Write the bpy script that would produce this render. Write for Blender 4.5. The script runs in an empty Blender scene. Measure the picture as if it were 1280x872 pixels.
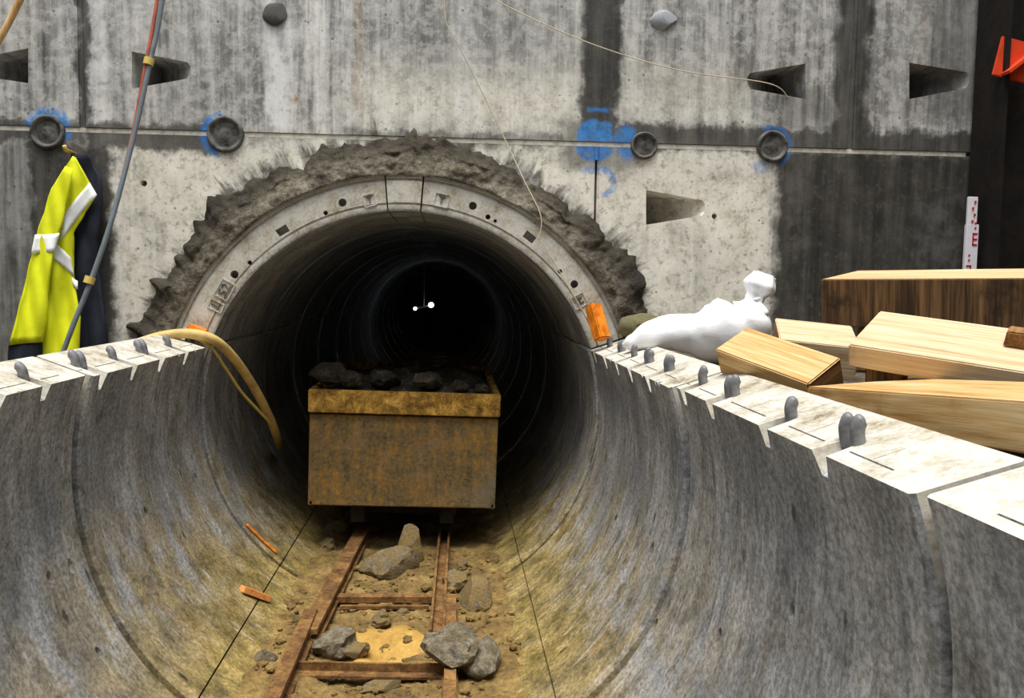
import bpy, bmesh, math, random
from mathutils import Vector, Matrix, noise
random.seed(7)
scene = bpy.context.scene
col = scene.collection
PI = math.pi
rad = math.radians

# ------------------------------------------------------------------ camera
# Tunnel axis = +Y through the origin, face of the first full ring at y = -0.08,
# shaft wall face at y = 0.  All lengths in metres, tunnel bore 1.6 m.
W, H, F = 1280.0, 872.0, 1060.0
CAM = Vector((0.19, -3.48, 0.513))
YAW, PITCH, ROLL = rad(4.12), rad(4.29), rad(0.9)
cam_data = bpy.data.cameras.new('camera')
cam = bpy.data.objects.new('camera', cam_data)
col.objects.link(cam)
cam_data.sensor_fit = 'HORIZONTAL'
cam_data.sensor_width = 36.0
cam_data.lens = F / W * 36.0
cam_data.clip_start = 0.02
cam_rot = (Matrix.Rotation(-YAW, 3, 'Z') @ Matrix.Rotation(PI / 2 - PITCH, 3, 'X') @ Matrix.Rotation(ROLL, 3, 'Z'))
cam.matrix_world = Matrix.Translation(CAM) @ cam_rot.to_4x4()
scene.camera = cam

def ray(px, py):
    return cam_rot @ Vector(((px - W / 2) / F, -(py - H / 2) / F, -1.0))
def at_y(px, py, Y):
    d = ray(px, py); return CAM + d * ((Y - CAM.y) / d.y)
def at_z(px, py, Z):
    d = ray(px, py); return CAM + d * ((Z - CAM.z) / d.z)
def at_x(px, py, X):
    d = ray(px, py); return CAM + d * ((X - CAM.x) / d.x)

# ------------------------------------------------------------------ light
world = bpy.data.worlds.new('world'); scene.world = world
world.use_nodes = True
bg = world.node_tree.nodes['Background']
bg.inputs[0].default_value = (0.86, 0.92, 1.0, 1)
bg.inputs[1].default_value = 1.7
sun_data = bpy.data.lights.new('sun', 'SUN')
sun_data.energy = 4.6
sun_data.angle = rad(32)
sun_data.color = (1.0, 0.95, 0.87)
sun = bpy.data.objects.new('sun', sun_data); col.objects.link(sun)
sun.rotation_euler = (rad(15), 0, rad(-10))
scene.view_settings.view_transform = 'Standard'
scene.view_settings.look = 'None'
scene.view_settings.gamma = 1
scene.view_settings.use_curve_mapping = False
scene.view_settings.exposure = 0.0

# ------------------------------------------------------------------ node helper
def srgb(r, g, b):
    def f(c):
        c /= 255.0
        return c / 12.92 if c <= 0.04045 else ((c + 0.055) / 1.055) ** 2.4
    return (f(r), f(g), f(b), 1)

class G:
    def __init__(s, name, rough=0.85, metallic=0.0):
        s.m = bpy.data.materials.new(name); s.m.use_nodes = True
        s.t = s.m.node_tree; s.n = s.t.nodes; s.l = s.t.links
        s.b = s.n['Principled BSDF']
        s.b.inputs['Roughness'].default_value = rough
        s.b.inputs['Metallic'].default_value = metallic
        s.b.inputs['Specular IOR Level'].default_value = 0.3
    def put(s, sock, v):
        if isinstance(v, bpy.types.NodeSocket): s.l.new(v, sock)
        elif isinstance(v, (tuple, list)) and len(v) == 3 and sock.type == 'RGBA': sock.default_value = (*v, 1)
        else: sock.default_value = v
    def math(s, op, a, b=0.0, c=0.0, clamp=False):
        n = s.n.new('ShaderNodeMath'); n.operation = op; n.use_clamp = clamp
        s.put(n.inputs[0], a); s.put(n.inputs[1], b); s.put(n.inputs[2], c)
        return n.outputs[0]
    def add(s, a, b): return s.math('ADD', a, b)
    def sub(s, a, b): return s.math('SUBTRACT', a, b)
    def mul(s, a, b): return s.math('MULTIPLY', a, b)
    def mx(s, a, b): return s.math('MAXIMUM', a, b)
    def step(s, a, lo, hi, o0=0.0, o1=1.0):
        n = s.n.new('ShaderNodeMapRange'); n.interpolation_type = 'SMOOTHSTEP'
        s.put(n.inputs[0], a); n.inputs[1].default_value = lo; n.inputs[2].default_value = hi
        n.inputs[3].default_value = o0; n.inputs[4].default_value = o1
        return n.outputs[0]
    def pos(s):
        n = s.n.new('ShaderNodeNewGeometry'); return n.outputs['Position']
    def obj(s):
        n = s.n.new('ShaderNodeTexCoord'); return n.outputs['Object']
    def rnd(s):
        n = s.n.new('ShaderNodeObjectInfo'); return n.outputs['Random']
    def sep(s, v):
        n = s.n.new('ShaderNodeSeparateXYZ'); s.put(n.inputs[0], v); return n.outputs[0], n.outputs[1], n.outputs[2]
    def comb(s, x, y, z):
        n = s.n.new('ShaderNodeCombineXYZ'); s.put(n.inputs[0], x); s.put(n.inputs[1], y); s.put(n.inputs[2], z); return n.outputs[0]
    def vmul(s, v, k):
        n = s.n.new('ShaderNodeVectorMath'); n.operation = 'MULTIPLY'; s.put(n.inputs[0], v); n.inputs[1].default_value = k; return n.outputs[0]
    def vadd(s, v, k):
        n = s.n.new('ShaderNodeVectorMath'); n.operation = 'ADD'; s.put(n.inputs[0], v); s.put(n.inputs[1], k); return n.outputs[0]
    def noise(s, v, scale, detail=4, rough=0.6, dist=0.0):
        n = s.n.new('ShaderNodeTexNoise'); s.put(n.inputs['Vector'], v)
        n.inputs['Scale'].default_value = scale; n.inputs['Detail'].default_value = detail
        n.inputs['Roughness'].default_value = rough; n.inputs['Distortion'].default_value = dist
        return n.outputs['Fac']
    def voro(s, v, scale):
        n = s.n.new('ShaderNodeTexVoronoi'); s.put(n.inputs['Vector'], v); n.inputs['Scale'].default_value = scale
        return n.outputs['Distance']
    def ramp(s, f, stops):
        n = s.n.new('ShaderNodeValToRGB'); s.put(n.inputs[0], f); e = n.color_ramp.elements
        while len(e) < len(stops): e.new(0.5)
        for i, (p, c) in enumerate(stops):
            e[i].position = p; e[i].color = c if len(c) == 4 else (*c, 1)
        return n.outputs[0]
    def mix(s, f, a, b, mode='MIX'):
        n = s.n.new('ShaderNodeMix'); n.data_type = 'RGBA'; n.blend_type = mode
        s.put(n.inputs[0], f); s.put(n.inputs[6], a); s.put(n.inputs[7], b)
        return n.outputs[2]
    def bump(s, h, strength=0.3, dist=0.01):
        n = s.n.new('ShaderNodeBump'); s.put(n.inputs['Height'], h)
        n.inputs['Strength'].default_value = strength; n.inputs['Distance'].default_value = dist
        s.l.new(n.outputs[0], s.b.inputs['Normal'])
    def color(s, c): s.put(s.b.inputs['Base Color'], c)
    def rough(s, c): s.put(s.b.inputs['Roughness'], c)

M = {}

# ------------------------------------------------------------------ materials
def wall_material():
    g = G('shaft_concrete', 0.8)
    p = g.pos(); X, Y, Z = g.sep(p)
    n_big = g.noise(p, 2.2, 5, 0.6)
    n_mid = g.noise(p, 9, 6, 0.68)
    n_fin = g.noise(p, 70, 4, 0.7)
    streak = g.noise(g.vmul(p, (16, 1, 1.1)), 1.0, 6, 0.65)
    streak2 = g.noise(g.vmul(p, (45, 1, 2.2)), 1.0, 4, 0.6)
    base = g.ramp(g.add(g.add(g.mul(streak, 0.5), g.mul(streak2, 0.25)), g.mul(n_mid, 0.25)),
                  [(0.38, srgb(84, 82, 79)), (0.46, srgb(140, 139, 136)), (0.54, srgb(196, 195, 190)), (0.64, srgb(228, 227, 222))])
    # edge-wobbled coordinates for stains and paint
    wob = g.mul(g.sub(g.noise(p, 7, 5, 0.65), 0.5), 0.16)
    wob2 = g.mul(g.sub(g.noise(g.vadd(p, (5, 3, 9)), 11, 5, 0.7), 0.5), 0.14)
    wx = g.add(X, wob); wz = g.add(Z, wob2)
    def box(x0, x1, y0, y1, s, soft=0.03, softz=None, bx=None, bz=None):
        a = at_y(x0, (y0 + y1) / 2, 0); b = at_y(x1, (y0 + y1) / 2, 0)
        c = at_y((x0 + x1) / 2, y0, 0); d = at_y((x0 + x1) / 2, y1, 0)
        softz = soft if softz is None else softz
        bx = wx if bx is None else bx; bz = wz if bz is None else bz
        m = g.mul(g.step(bx, a.x - soft, a.x + soft), g.step(bx, b.x - soft, b.x + soft, 1, 0))
        m2 = g.mul(g.step(bz, d.z - softz, d.z + softz), g.step(bz, c.z - softz, c.z + softz, 1, 0))
        return g.mul(g.mul(m, m2), s)
    def union(lst):
        r = lst[0]
        for k in lst[1:]: r = g.mx(r, k)
        return r
    # dry cream areas
    cream = union([box(140, 965, 178, 470, 0.9, 0.1), box(430, 725, 85, 165, 0.7, 0.12), box(770, 930, 90, 150, 0.55, 0.1),
                   box(780, 960, 250, 450, 1.0, 0.08)])
    creamcol = g.ramp(g.add(g.mul(n_mid, 0.7), g.mul(n_fin, 0.3)), [(0.36, srgb(184, 178, 162)), (0.48, srgb(230, 224, 208)), (0.62, srgb(246, 241, 228))])
    c = g.mix(g.mul(cream, g.step(n_big, 0.3, 0.55, 0.55, 1.0)), base, creamcol)
    # broad grey weathering in the upper half
    grey = union([box(480, 725, -60, 95, 0.55, 0.16), box(-60, 330, -60, 150, 0.35, 0.15), box(780, 1040, -60, 120, 0.4, 0.1),
                  box(1085, 1230, -60, 150, 0.65, 0.05)])
    c = g.mix(g.mul(grey, g.step(n_mid, 0.35, 0.62, 0.35, 1)), c, srgb(112, 110, 108))
    # dark run-down streaks everywhere on the upper row
    upper = g.step(Z, 1.12, 1.3)
    c = g.mix(g.mul(g.mul(g.step(streak2, 0.56, 0.74), upper), 0.55), c, srgb(94, 92, 86))
    # white lime runs
    white = union([box(336, 357, 62, 160, 0.8, 0.02), box(322, 375, 35, 62, 0.5, 0.04), box(118, 133, -60, 150, 0.55, 0.02), box(430, 437, -40, 170, 0.35, 0.015),
                   box(572, 590, -60, 150, 0.3, 0.015), box(1052, 1066, 188, 320, 0.3, 0.015), box(20, 45, 195, 215, .3, .02), box(10, 30, 240, 310, .35, .02)])
    c = g.mix(g.mul(white, g.step(n_mid, 0.3, 0.5, 0.5, 1)), c, srgb(226, 226, 224))
    brown = union([box(440, 452, -60, 150, 0.3, 0.012), box(1148, 1156, 10, 130, 0.2, 0.012), box(365, 375, 122, 132, 0.9, 0.01)])
    c = g.mix(brown, c, srgb(158, 120, 74))
    # wet / dirty stains
    dark = union([
        box(727, 777, -80, 175, 0.93, 0.02),
        box(700, 800, 150, 215, 0.6, 0.05),
        box(110, 290, 155, 190, 0.85, 0.018),
        box(-60, 110, 148, 180, 0.85, 0.018),
        box(760, 1240, 160, 192, 0.86, 0.018),
        box(430, 730, 166, 182, 0.55, 0.018),
        box(96, 112, -80, 160, 0.85, 0.015),
        box(1044, 1088, -80, 195, 0.9, 0.03),
        box(40, 142, 178, 480, 0.93, 0.02),
        box(-60, 50, 178, 480, 0.5, 0.03),
        box(966, 1300, 190, 480, 0.95, 0.03),
        box(925, 945, 70, 110, 0.4, 0.03),
        box(1150, 1240, -60, 160, 0.35, 0.08),
        box(975, 1060, 110, 165, 0.5, 0.06),
    ])
    darkcol = g.ramp(g.add(g.mul(streak, 0.6), g.mul(n_mid, 0.4)), [(0.36, srgb(30, 28, 26)), (0.52, srgb(56, 53, 47)), (0.7, srgb(88, 84, 76))])
    dsel = g.mul(dark, g.step(n_mid, 0.22, 0.42, 0.75, 1))
    c = g.mix(dsel, c, darkcol)
    rr = g.math('SQRT', g.add(g.mul(X, X), g.mul(Z, Z)))
    av = g.math('ARCTAN2', X, Z)
    rayn = g.noise(g.comb(g.mul(av, 14), g.mul(rr, 1.5), 2.0), 1.0, 5, 0.65)
    smear = g.step(g.add(rr, g.mul(g.sub(rayn, 0.5), -0.55)), 1.07, 1.14, 1, 0)
    c = g.mix(g.mul(smear, 0.85), c, g.ramp(n_mid, [(0.35, srgb(42, 36, 27)), (0.65, srgb(84, 74, 57))]))
    lighter = union([box(1145, 1210, 250, 350, 0.4, 0.06), box(985, 1010, 200, 330, 0.3, 0.03), box(12, 40, 190, 215, 0.4, 0.03)])
    c = g.mix(g.mul(lighter, g.step(n_mid, 0.4, 0.6)), c, srgb(120, 118, 116))
    # blue spray paint
    def disc(px, py, r0, r1, s, sx=1.0, up=None):
        q = at_y(px, py, 0); k = 1 / 303.0
        dx = g.math('MULTIPLY', g.sub(g.add(X, g.mul(wob, 0.35)), q.x), 1 / sx); dz = g.sub(g.add(Z, g.mul(wob2, 0.35)), q.z)
        d = g.math('SQRT', g.add(g.mul(dx, dx), g.mul(dz, dz)))
        m = g.step(d, r1 * k - 0.012, r1 * k + 0.008, 1, 0)
        if r0 > 0: m = g.mul(m, g.step(d, r0 * k - .01, r0 * k + .006))
        if up is not None:
            m = g.mul(m, g.step(g.add(g.mul(dx, up[0]), g.mul(dz, up[1])), up[2] - 0.012, up[2] + 0.012))
        return g.mul(m, s)
    thin = g.step(g.noise(p, 34, 5, .7), 0.36, 0.56, 0.4, 1)
    blue = union([disc(60, 163, 0, 28, 0.95, up=(0.35, 1, -0.01)), disc(279, 168, 0, 28, 0.9, up=(-1, 0.1, 0.01)),
                  disc(743, 176, 0, 26, 0.95, 0.95), box(727, 766, 152, 172, 0.9, 0.008, bz=g.add(Z, g.mul(wob2, .3)), bx=g.add(X, g.mul(wob, .3))),
                  box(735, 764, 135, 140, 0.9, 0.008, bz=g.add(Z, g.mul(wob2, .2)), bx=g.add(X, g.mul(wob, .3))),
                  disc(783, 178, 0, 22, 0.9, 0.75), disc(965, 183, 0, 27, 0.6, up=(1, 0.5, -0.01)), disc(952, 208, 0, 8, .55, 1.5),
                  disc(752, 228, 12, 20, 0.75, 1.0, up=(1, 0.4, -0.01)), disc(738, 214, 0, 6, 0.7, 2.0)])
    c = g.mix(g.mul(blue, thin), c, g.ramp(n_mid, [(0.35, srgb(30, 98, 178)), (0.65, srgb(72, 154, 222))]))
    blot = g.noise(g.vadd(p, (2, 8, 4)), 28, 5, 0.72)
    c = g.mix(g.mul(g.step(blot, 0.52, 0.64), g.step(Z, 1.0, 1.4, 0.5, 0.28)), c, srgb(96, 93, 86))
    c = g.mix(g.mul(g.mul(g.step(g.noise(g.vadd(p, (9, 1, 7)), 19, 6, 0.75), 0.42, 0.55, 1, 0), g.step(dark, .1, .5, 1, 0)), 0.3), c, srgb(238, 236, 230))
    # speckle pits
    pit = g.step(g.voro(p, 26), 0.10, 0.17, 1, 0)
    c = g.mix(g.mul(g.mul(pit, g.step(n_mid, 0.45, 0.6)), 0.7), c, srgb(78, 74, 66))
    c = g.mix(0.25, c, g.mix(n_fin, srgb(60, 60, 60), srgb(225, 225, 225)), 'OVERLAY')
    g.color(c)
    g.rough(g.step(dark, 0.2, 0.9, 0.85, 0.55))
    g.bump(g.add(g.mul(n_fin, 0.4), n_mid), 0.25, 0.006)
    return g.m

def lining_material():
    g = G('lining_concrete', 0.75)
    p = g.pos(); X, Y, Z = g.sep(p)
    ang = g.math('ARCTAN2', X, g.mul(Z, -1.0))
    v = g.comb(g.mul(Y, 1.0), g.mul(ang, 0.8), 0.0)
    st = g.noise(g.vmul(v, (9, 3.0, 1)), 1.0, 8, 0.7, 0.1)
    st2 = g.noise(g.vmul(v, (46, 5.0, 1)), 1.0, 5, 0.7, 0.05)
    nb = g.noise(p, 3.0, 5, 0.62)
    nm = g.noise(p, 12, 6, 0.7)
    nf = g.noise(p, 90, 4, 0.72)
    base = g.ramp(g.add(g.add(g.mul(st, 0.5), g.mul(st2, 0.2)), g.mul(nm, 0.3)),
                  [(0.36, srgb(90, 91, 94)), (0.45, srgb(148, 151, 155)), (0.54, srgb(188, 191, 196)), (0.64, srgb(224, 226, 228))])
    base = g.mix(g.step(nb, 0.46, 0.6, 0, .55), base, srgb(118, 124, 134))
    base = g.mix(g.mul(g.step(nm, 0.5, 0.64), .3), base, srgb(92, 92, 90))
    # olive clay smeared on it, thickest at the bottom of the trough
    mudh = g.step(g.add(Z, g.mul(g.sub(nb, 0.5), 0.9)), -0.70, 0.28, 1, 0)
    patch = g.mx(g.step(g.noise(g.vmul(v, (7, 3.2, 1)), 1, 6, .7, .2), 0.40, 0.55, 0.2, 1), g.step(g.add(Z, g.mul(g.sub(nm, .5), .4)), -0.58, -0.3, 1, 0))
    farin = g.step(Y, -1.9, -0.9, 0.6, 1.0)
    mudc = g.ramp(nm, [(0.33, srgb(96, 84, 46)), (0.52, srgb(148, 128, 72)), (0.7, srgb(188, 164, 104))])
    c = g.mix(g.mul(g.mul(mudh, patch), farin), base, mudc)
    # rust runs
    rust = g.mul(g.step(g.noise(g.vmul(v, (12, 3.4, 1)), 1.0, 5, 0.68), 0.61, 0.7), g.step(Z, -0.7, 0.05, 1, 0.2))
    c = g.mix(g.mul(rust, 0.65), c, srgb(140, 96, 46))
    # bright trowel scratches and dark damp streaks
    c = g.mix(g.mul(g.step(st2, 0.58, 0.72), 0.55), c, srgb(214, 216, 218))
    c = g.mix(g.mul(g.step(g.noise(g.vmul(g.vadd(v, (7, 3, 0)), (20, 3.6, 1)), 1, 6, 0.68), 0.56, 0.70), 0.6), c, srgb(66, 66, 68))
    c = g.mix(g.mul(g.mul(g.step(g.noise(g.vmul(v, (22, 11, 1)), 1, 6, 0.72, 0.1), 0.53, 0.68), g.step(Z, 0.15, 0.3, 1, 0)), 0.6), c, srgb(74, 74, 70))
    pit = g.step(g.voro(g.vmul(v, (9, 4, 1)), 1.0), 0.05, 0.1, 1, 0)
    c = g.mix(g.mul(pit, 0.8), c, srgb(48, 46, 44))
    c = g.mix(0.5, c, g.mix(g.step(nf, .3, .7), srgb(50, 50, 50), srgb(225, 225, 225)), 'OVERLAY')
    # cut joint faces and outer skin stay pale
    nrm = g.n.new('ShaderNodeNewGeometry').outputs['True Normal']
    nx, ny, nz = g.sep(nrm)
    inward = g.mul(g.add(g.mul(nx, X), g.mul(nz, Z)), -1.0)
    pale = g.mul(g.step(inward, 0.1, 0.45, 1, 0), g.step(Z, 0.1, 0.2))
    palec = g.ramp(g.add(g.mul(nm, 0.65), g.mul(nf, 0.35)), [(0.34, srgb(118, 106, 80)), (0.44, srgb(176, 168, 150)), (0.56, srgb(204, 201, 193)), (0.72, srgb(206, 192, 156))])
    c = g.mix(pale, c, palec)
    g.color(c)
    g.rough(g.step(nm, 0.3, 0.7, 0.62, 0.85))
    g.bump(g.add(g.add(g.mul(nf, 0.4), nm), st2), 0.3, 0.008)
    return g.m

def mud_material(name, c0, c1, c2, scale=10, rough=0.9, bump=0.6, dist=0.02):
    g = G(name, rough)
    p = g.pos()
    n = g.noise(p, scale, 7, 0.68); nf = g.noise(p, scale * 6, 4, 0.7)
    c = g.ramp(g.add(g.mul(n, 0.65), g.mul(nf, 0.35)), [(0.34, c0), (0.5, c1), (0.66, c2)])
    g.color(c); g.bump(g.add(n, g.mul(nf, 0.5)), bump, dist)
    return g.m

def mortar_material():
    g = G('grout_mortar', 0.9)
    p = g.pos(); X, Y, Z = g.sep(p)
    n = g.noise(p, 8, 7, 0.7); nf = g.noise(p, 55, 4, 0.7)
    r = g.math('SQRT', g.add(g.mul(X, X), g.mul(Z, Z)))
    edge = g.step(g.add(r, g.mul(g.sub(n, 0.5), 0.25)), 0.97, 1.07)
    lite = g.ramp(g.add(g.mul(n, 0.6), g.mul(nf, 0.4)), [(0.34, srgb(48, 43, 35)), (0.47, srgb(94, 87, 74)), (0.58, srgb(134, 127, 112)), (0.7, srgb(160, 153, 138))])
    c = g.mix(g.mul(edge, 0.85), lite, g.ramp(n, [(.4, srgb(30, 26, 20)), (.62, srgb(58, 51, 40))]))
    # darker tone on the flanks
    flank = g.mul(g.step(g.math('ABSOLUTE', X), 0.45, 0.75), g.step(n, 0.36, 0.5, 1, 0.35))
    c = g.mix(g.mul(flank, 0.7), c, srgb(50, 45, 38))
    g.color(c); g.bump(g.add(n, g.mul(nf, 0.4)), 0.8, 0.03)
    return g.m

def plain(name, c, rough=0.7, var=0.15, scale=20, metallic=0.0, bump=0.15, bdist=0.004, rndv=0.0):
    g = G(name, rough, metallic)
    o = g.obj(); n = g.noise(o, scale, 5, 0.65)
    dk = tuple(x * (1 - var * 1.6) for x in c[:3]); lt = tuple(min(1, x * (1 + var)) for x in c[:3])
    cc = g.ramp(n, [(0.33, dk), (0.5, c[:3]), (0.68, lt)])
    if rndv:
        cc = g.mix(1.0, cc, g.ramp(g.rnd(), [(0, (1 - rndv,) * 3), (1, (1, 1, 1))]), 'MULTIPLY')
    g.color(cc); g.bump(n, bump, bdist)
    return g.m

def wood_material(name, dark, mid, light, axis=0, wet=0.0):
    g = G(name, 0.75)
    o = g.vadd(g.obj(), (1.7, 0.3, 2.1))
    k = [10, 10, 10]; k[axis] = 0.8
    gr = g.noise(g.vmul(o, tuple(k)), 2.2, 6, 0.65, 0.6)
    k2 = [60, 60, 60]; k2[axis] = 2.0
    fi = g.noise(g.vmul(o, tuple(k2)), 2.0, 3, 0.6)
    pt = g.noise(o, 6, 5, 0.65)
    c = g.ramp(g.add(g.mul(gr, 0.6), g.mul(fi, 0.4)), [(0.33, dark), (0.47, mid), (0.64, light)])
    c = g.mix(g.step(pt, 0.56, 0.72, 0, 0.55 + wet), c, dark)
    g.color(c); g.bump(g.add(gr, fi), 0.25, 0.004)
    return g.m

def rust_material(name, c0, c1, c2, c3, scale=9, rough=0.8):
    g = G(name, rough, 0.0)
    o = g.obj()
    n = g.noise(o, scale, 7, 0.7, 0.4); nf = g.noise(o, scale * 7, 4, 0.7)
    f = g.add(g.mul(n, 0.68), g.mul(nf, 0.32))
    c = g.ramp(f, [(0.34, c0), (0.47, c1), (0.57, c2), (0.72, c3)])
    g.color(c); g.bump(g.add(n, g.mul(nf, 0.5)), 0.4, 0.006)
    return g.m

def rock_material():
    g = G('muck_rock', 0.85)
    o = g.obj(); r = g.rnd()
    n = g.noise(o, 14, 6, 0.7); nf = g.noise(o, 12, 4, 0.7)
    n = g.noise(o, 3.5, 7, 0.7)
    c = g.ramp(n, [(0.35, srgb(58, 57, 52)), (0.5, srgb(104, 102, 92)), (0.66, srgb(152, 148, 134))])
    clay = g.ramp(nf, [(0.35, srgb(96, 78, 46)), (0.65, srgb(150, 126, 78))])
    c = g.mix(g.mul(g.step(g.noise(o, 3, 5, 0.65), 0.36, 0.54), g.step(r, 0.1, 0.6, 0.35, 1)), c, clay)
    g.color(c); g.bump(g.add(n, g.mul(nf, 0.5)), 0.7, 0.01)
    return g.m

M['wall'] = wall_material()
M['lining'] = lining_material()
M['mortar'] = mortar_material()
M['joint'] = plain('joint_mortar', srgb(196, 190, 176), 0.9, 0.25, 30)
M['plug'] = plain('grout_plug_grey', srgb(92, 90, 86), 0.8, 0.5, 25, bump=0.6, bdist=0.01)
M['plug_pale'] = plain('grout_lump_pale', srgb(150, 152, 156), 0.8, 0.25, 25)
M['mud'] = mud_material('invert_mud', srgb(66, 54, 32), srgb(130, 106, 62), srgb(176, 148, 92), 9, bump=.9, dist=.03)
M['sand'] = mud_material('wet_sand', srgb(140, 108, 52), srgb(178, 140, 70), srgb(198, 162, 90), 14, 0.6, 0.25)
M['ground'] = mud_material('bank_fill', srgb(52, 46, 38), srgb(86, 78, 66), srgb(120, 112, 98), 7)
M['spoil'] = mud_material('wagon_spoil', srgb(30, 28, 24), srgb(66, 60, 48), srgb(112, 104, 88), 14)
M['rock'] = rock_material()
M['pine'] = wood_material('fresh_pine', srgb(138, 106, 70), srgb(198, 172, 134), srgb(222, 206, 178))
M['gold_pine'] = wood_material('golden_pine', srgb(140, 98, 48), srgb(192, 152, 94), srgb(220, 196, 150))
M['old_wood'] = wood_material('weathered_beam', srgb(38, 28, 19), srgb(80, 58, 36), srgb(142, 106, 68), axis=2, wet=0.2)
M['endgrain'] = wood_material('sawn_endgrain', srgb(70, 46, 24), srgb(128, 90, 50), srgb(170, 126, 80), axis=1)
M['beam_top'] = wood_material('lit_beam_top', srgb(160, 122, 80), srgb(202, 170, 124), srgb(222, 198, 158))  # daylight on the beam's top, painted in as paler wood than its sides
M['hivis'] = plain('hi_vis_fabric', (0.70, 0.74, 0.01), 0.75, 0.1, 9)
M['reflect'] = plain('reflective_tape', srgb(238, 240, 240), 0.4, 0.03, 30)
M['navy'] = plain('navy_lining', srgb(28, 32, 44), 0.85, 0.3, 14)
M['hose_grey'] = plain('grey_hose_rubber', srgb(112, 120, 126), 0.5, 0.15, 20)
M['hose_red'] = plain('red_cable_rubber', srgb(176, 92, 70), 0.6, 0.2, 20)
M['hose_yellow'] = plain('yellow_hose_rubber', srgb(206, 176, 110), 0.5, 0.2, 14)
M['tape'] = plain('yellow_tape', srgb(206, 180, 96), 0.5, 0.1, 20)
M['bolt'] = plain('galvanised_bolt', srgb(128, 129, 132), 0.55, 0.3, 30, 0.3)
M['sack'] = plain('white_polythene', srgb(246, 247, 250), 0.45, 0.03, 12, bump=0.35, bdist=0.01)
M['orange'] = plain('orange_paint', srgb(226, 128, 28), 0.6, 0.35, 22)
M['redplate'] = plain('red_primer', (0.72, 0.07, 0.02), 0.5, 0.1, 12)
M['rail'] = rust_material('rusty_rail', srgb(52, 34, 20), srgb(104, 74, 42), srgb(140, 104, 60), srgb(176, 140, 88), 12)
M['gold'] = rust_material('worn_yellow_paint', srgb(60, 48, 28), srgb(142, 106, 44), srgb(206, 160, 72), srgb(246, 220, 150), 16)
def tub_material():
    g = G('muddy_tub_steel', 0.8)
    o = g.obj(); n = g.noise(o, 9, 8, 0.75); st = g.noise(g.vmul(o, (26, 5, 5)), 1.0, 6, 0.7); f = g.noise(o, 60, 5, 0.75)
    c = g.ramp(g.add(g.add(g.mul(n, .4), g.mul(st, .25)), g.mul(f, .35)), [(0.38, srgb(66, 58, 42)), (0.48, srgb(112, 96, 64)), (0.56, srgb(154, 114, 54)), (0.68, srgb(212, 166, 84))])
    c = g.mix(g.step(g.noise(o, 4.5, 6, .7), .5, .66, 0, .7), c, srgb(112, 110, 100))
    g.color(c); g.bump(g.add(n, f), .5, .006)
    return g.m
M['tub'] = tub_material()
M['steel_dark'] = rust_material('dark_pile_steel', srgb(12, 10, 9), srgb(22, 18, 15), srgb(34, 26, 20), srgb(50, 36, 26), 5)
M['black'] = plain('black_rubber', srgb(16, 16, 16), 0.7, 0.2)
M['staff'] = plain('staff_white', srgb(236, 236, 240), 0.5, 0.03)
M['staff_red'] = plain('staff_red', srgb(206, 36, 66), 0.5, 0.05)
M['olive'] = plain('olive_cloth', srgb(104, 100, 72), 0.9, 0.35, 16)
M['chip'] = wood_material('orange_chip', srgb(176, 96, 40), srgb(226, 148, 78), srgb(240, 186, 124))
M['stick'] = wood_material('stick_wood', srgb(150, 110, 62), srgb(196, 154, 96), srgb(216, 180, 128), axis=2)
M['wire'] = plain('pale_wire', srgb(198, 186, 160), 0.6, 0.1)
g = G('lamp_glow'); g.b.inputs['Emission Color'].default_value = (0.85, 0.92, 1, 1); g.b.inputs['Emission Strength'].default_value = 6.0
g.color(g.ramp(g.noise(g.obj(), 5), [(0, (0.9, 0.9, 0.9)), (1, (1, 1, 1))])); M['glow'] = g.m

# ------------------------------------------------------------------ mesh helpers
def link(name, me, mat=None, parent=None, smooth=False, kind=None):
    o = bpy.data.objects.new(name, me); col.objects.link(o)
    if mat is not None and not me.materials: me.materials.append(mat)
    if parent is not None: o.parent = parent
    if smooth:
        for f in me.polygons: f.use_smooth = True
    if kind: o['kind'] = kind
    return o
def from_bm(name, bm, mat=None, parent=None, smooth=False, kind=None, angle=None):
    bmesh.ops.recalc_face_normals(bm, faces=bm.faces)
    me = bpy.data.meshes.new(name); bm.to_mesh(me); bm.free()
    o = link(name, me, mat, parent, smooth, kind)
    if angle is not None: sharp(me, angle)
    return o
def sharp(me, angle):
    for f in me.polygons: f.use_smooth = True
    bm = bmesh.new(); bm.from_mesh(me)
    for e in bm.edges:
        e.smooth = not (len(e.link_faces) != 2 or e.calc_face_angle(0) > angle)
    bm.to_mesh(me); bm.free()
def tag(o, label, cat, group=None, kind=None):
    o['label'] = label; o['category'] = cat
    if group: o['group'] = group
    if kind: o['kind'] = kind
    return o
def empty(name, loc=(0, 0, 0), parent=None):
    o = bpy.data.objects.new(name, None); col.objects.link(o); o.location = loc; o.empty_display_size = 0.05
    if parent is not None: o.parent = parent
    return o
def add_box(bm, c, s, rot=None, bevel=0.0):
    m = Matrix.Translation(Vector(c))
    if rot is not None: m = m @ rot.to_4x4()
    r = bmesh.ops.create_cube(bm, size=1.0, matrix=m @ Matrix.Diagonal((*s, 1)))
    if bevel > 0:
        es = set(e for v in r['verts'] for e in v.link_edges)
        bmesh.ops.bevel(bm, geom=list(es), offset=bevel, segments=2, affect='EDGES')
def add_hull(bm, pts):
    vs = [bm.verts.new(p) for p in pts]
    r = bmesh.ops.convex_hull(bm, input=vs)
    junk = [v for v in r['geom_interior'] if isinstance(v, bmesh.types.BMVert)]
    if junk: bmesh.ops.delete(bm, geom=list(set(junk)), context='VERTS')
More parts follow.
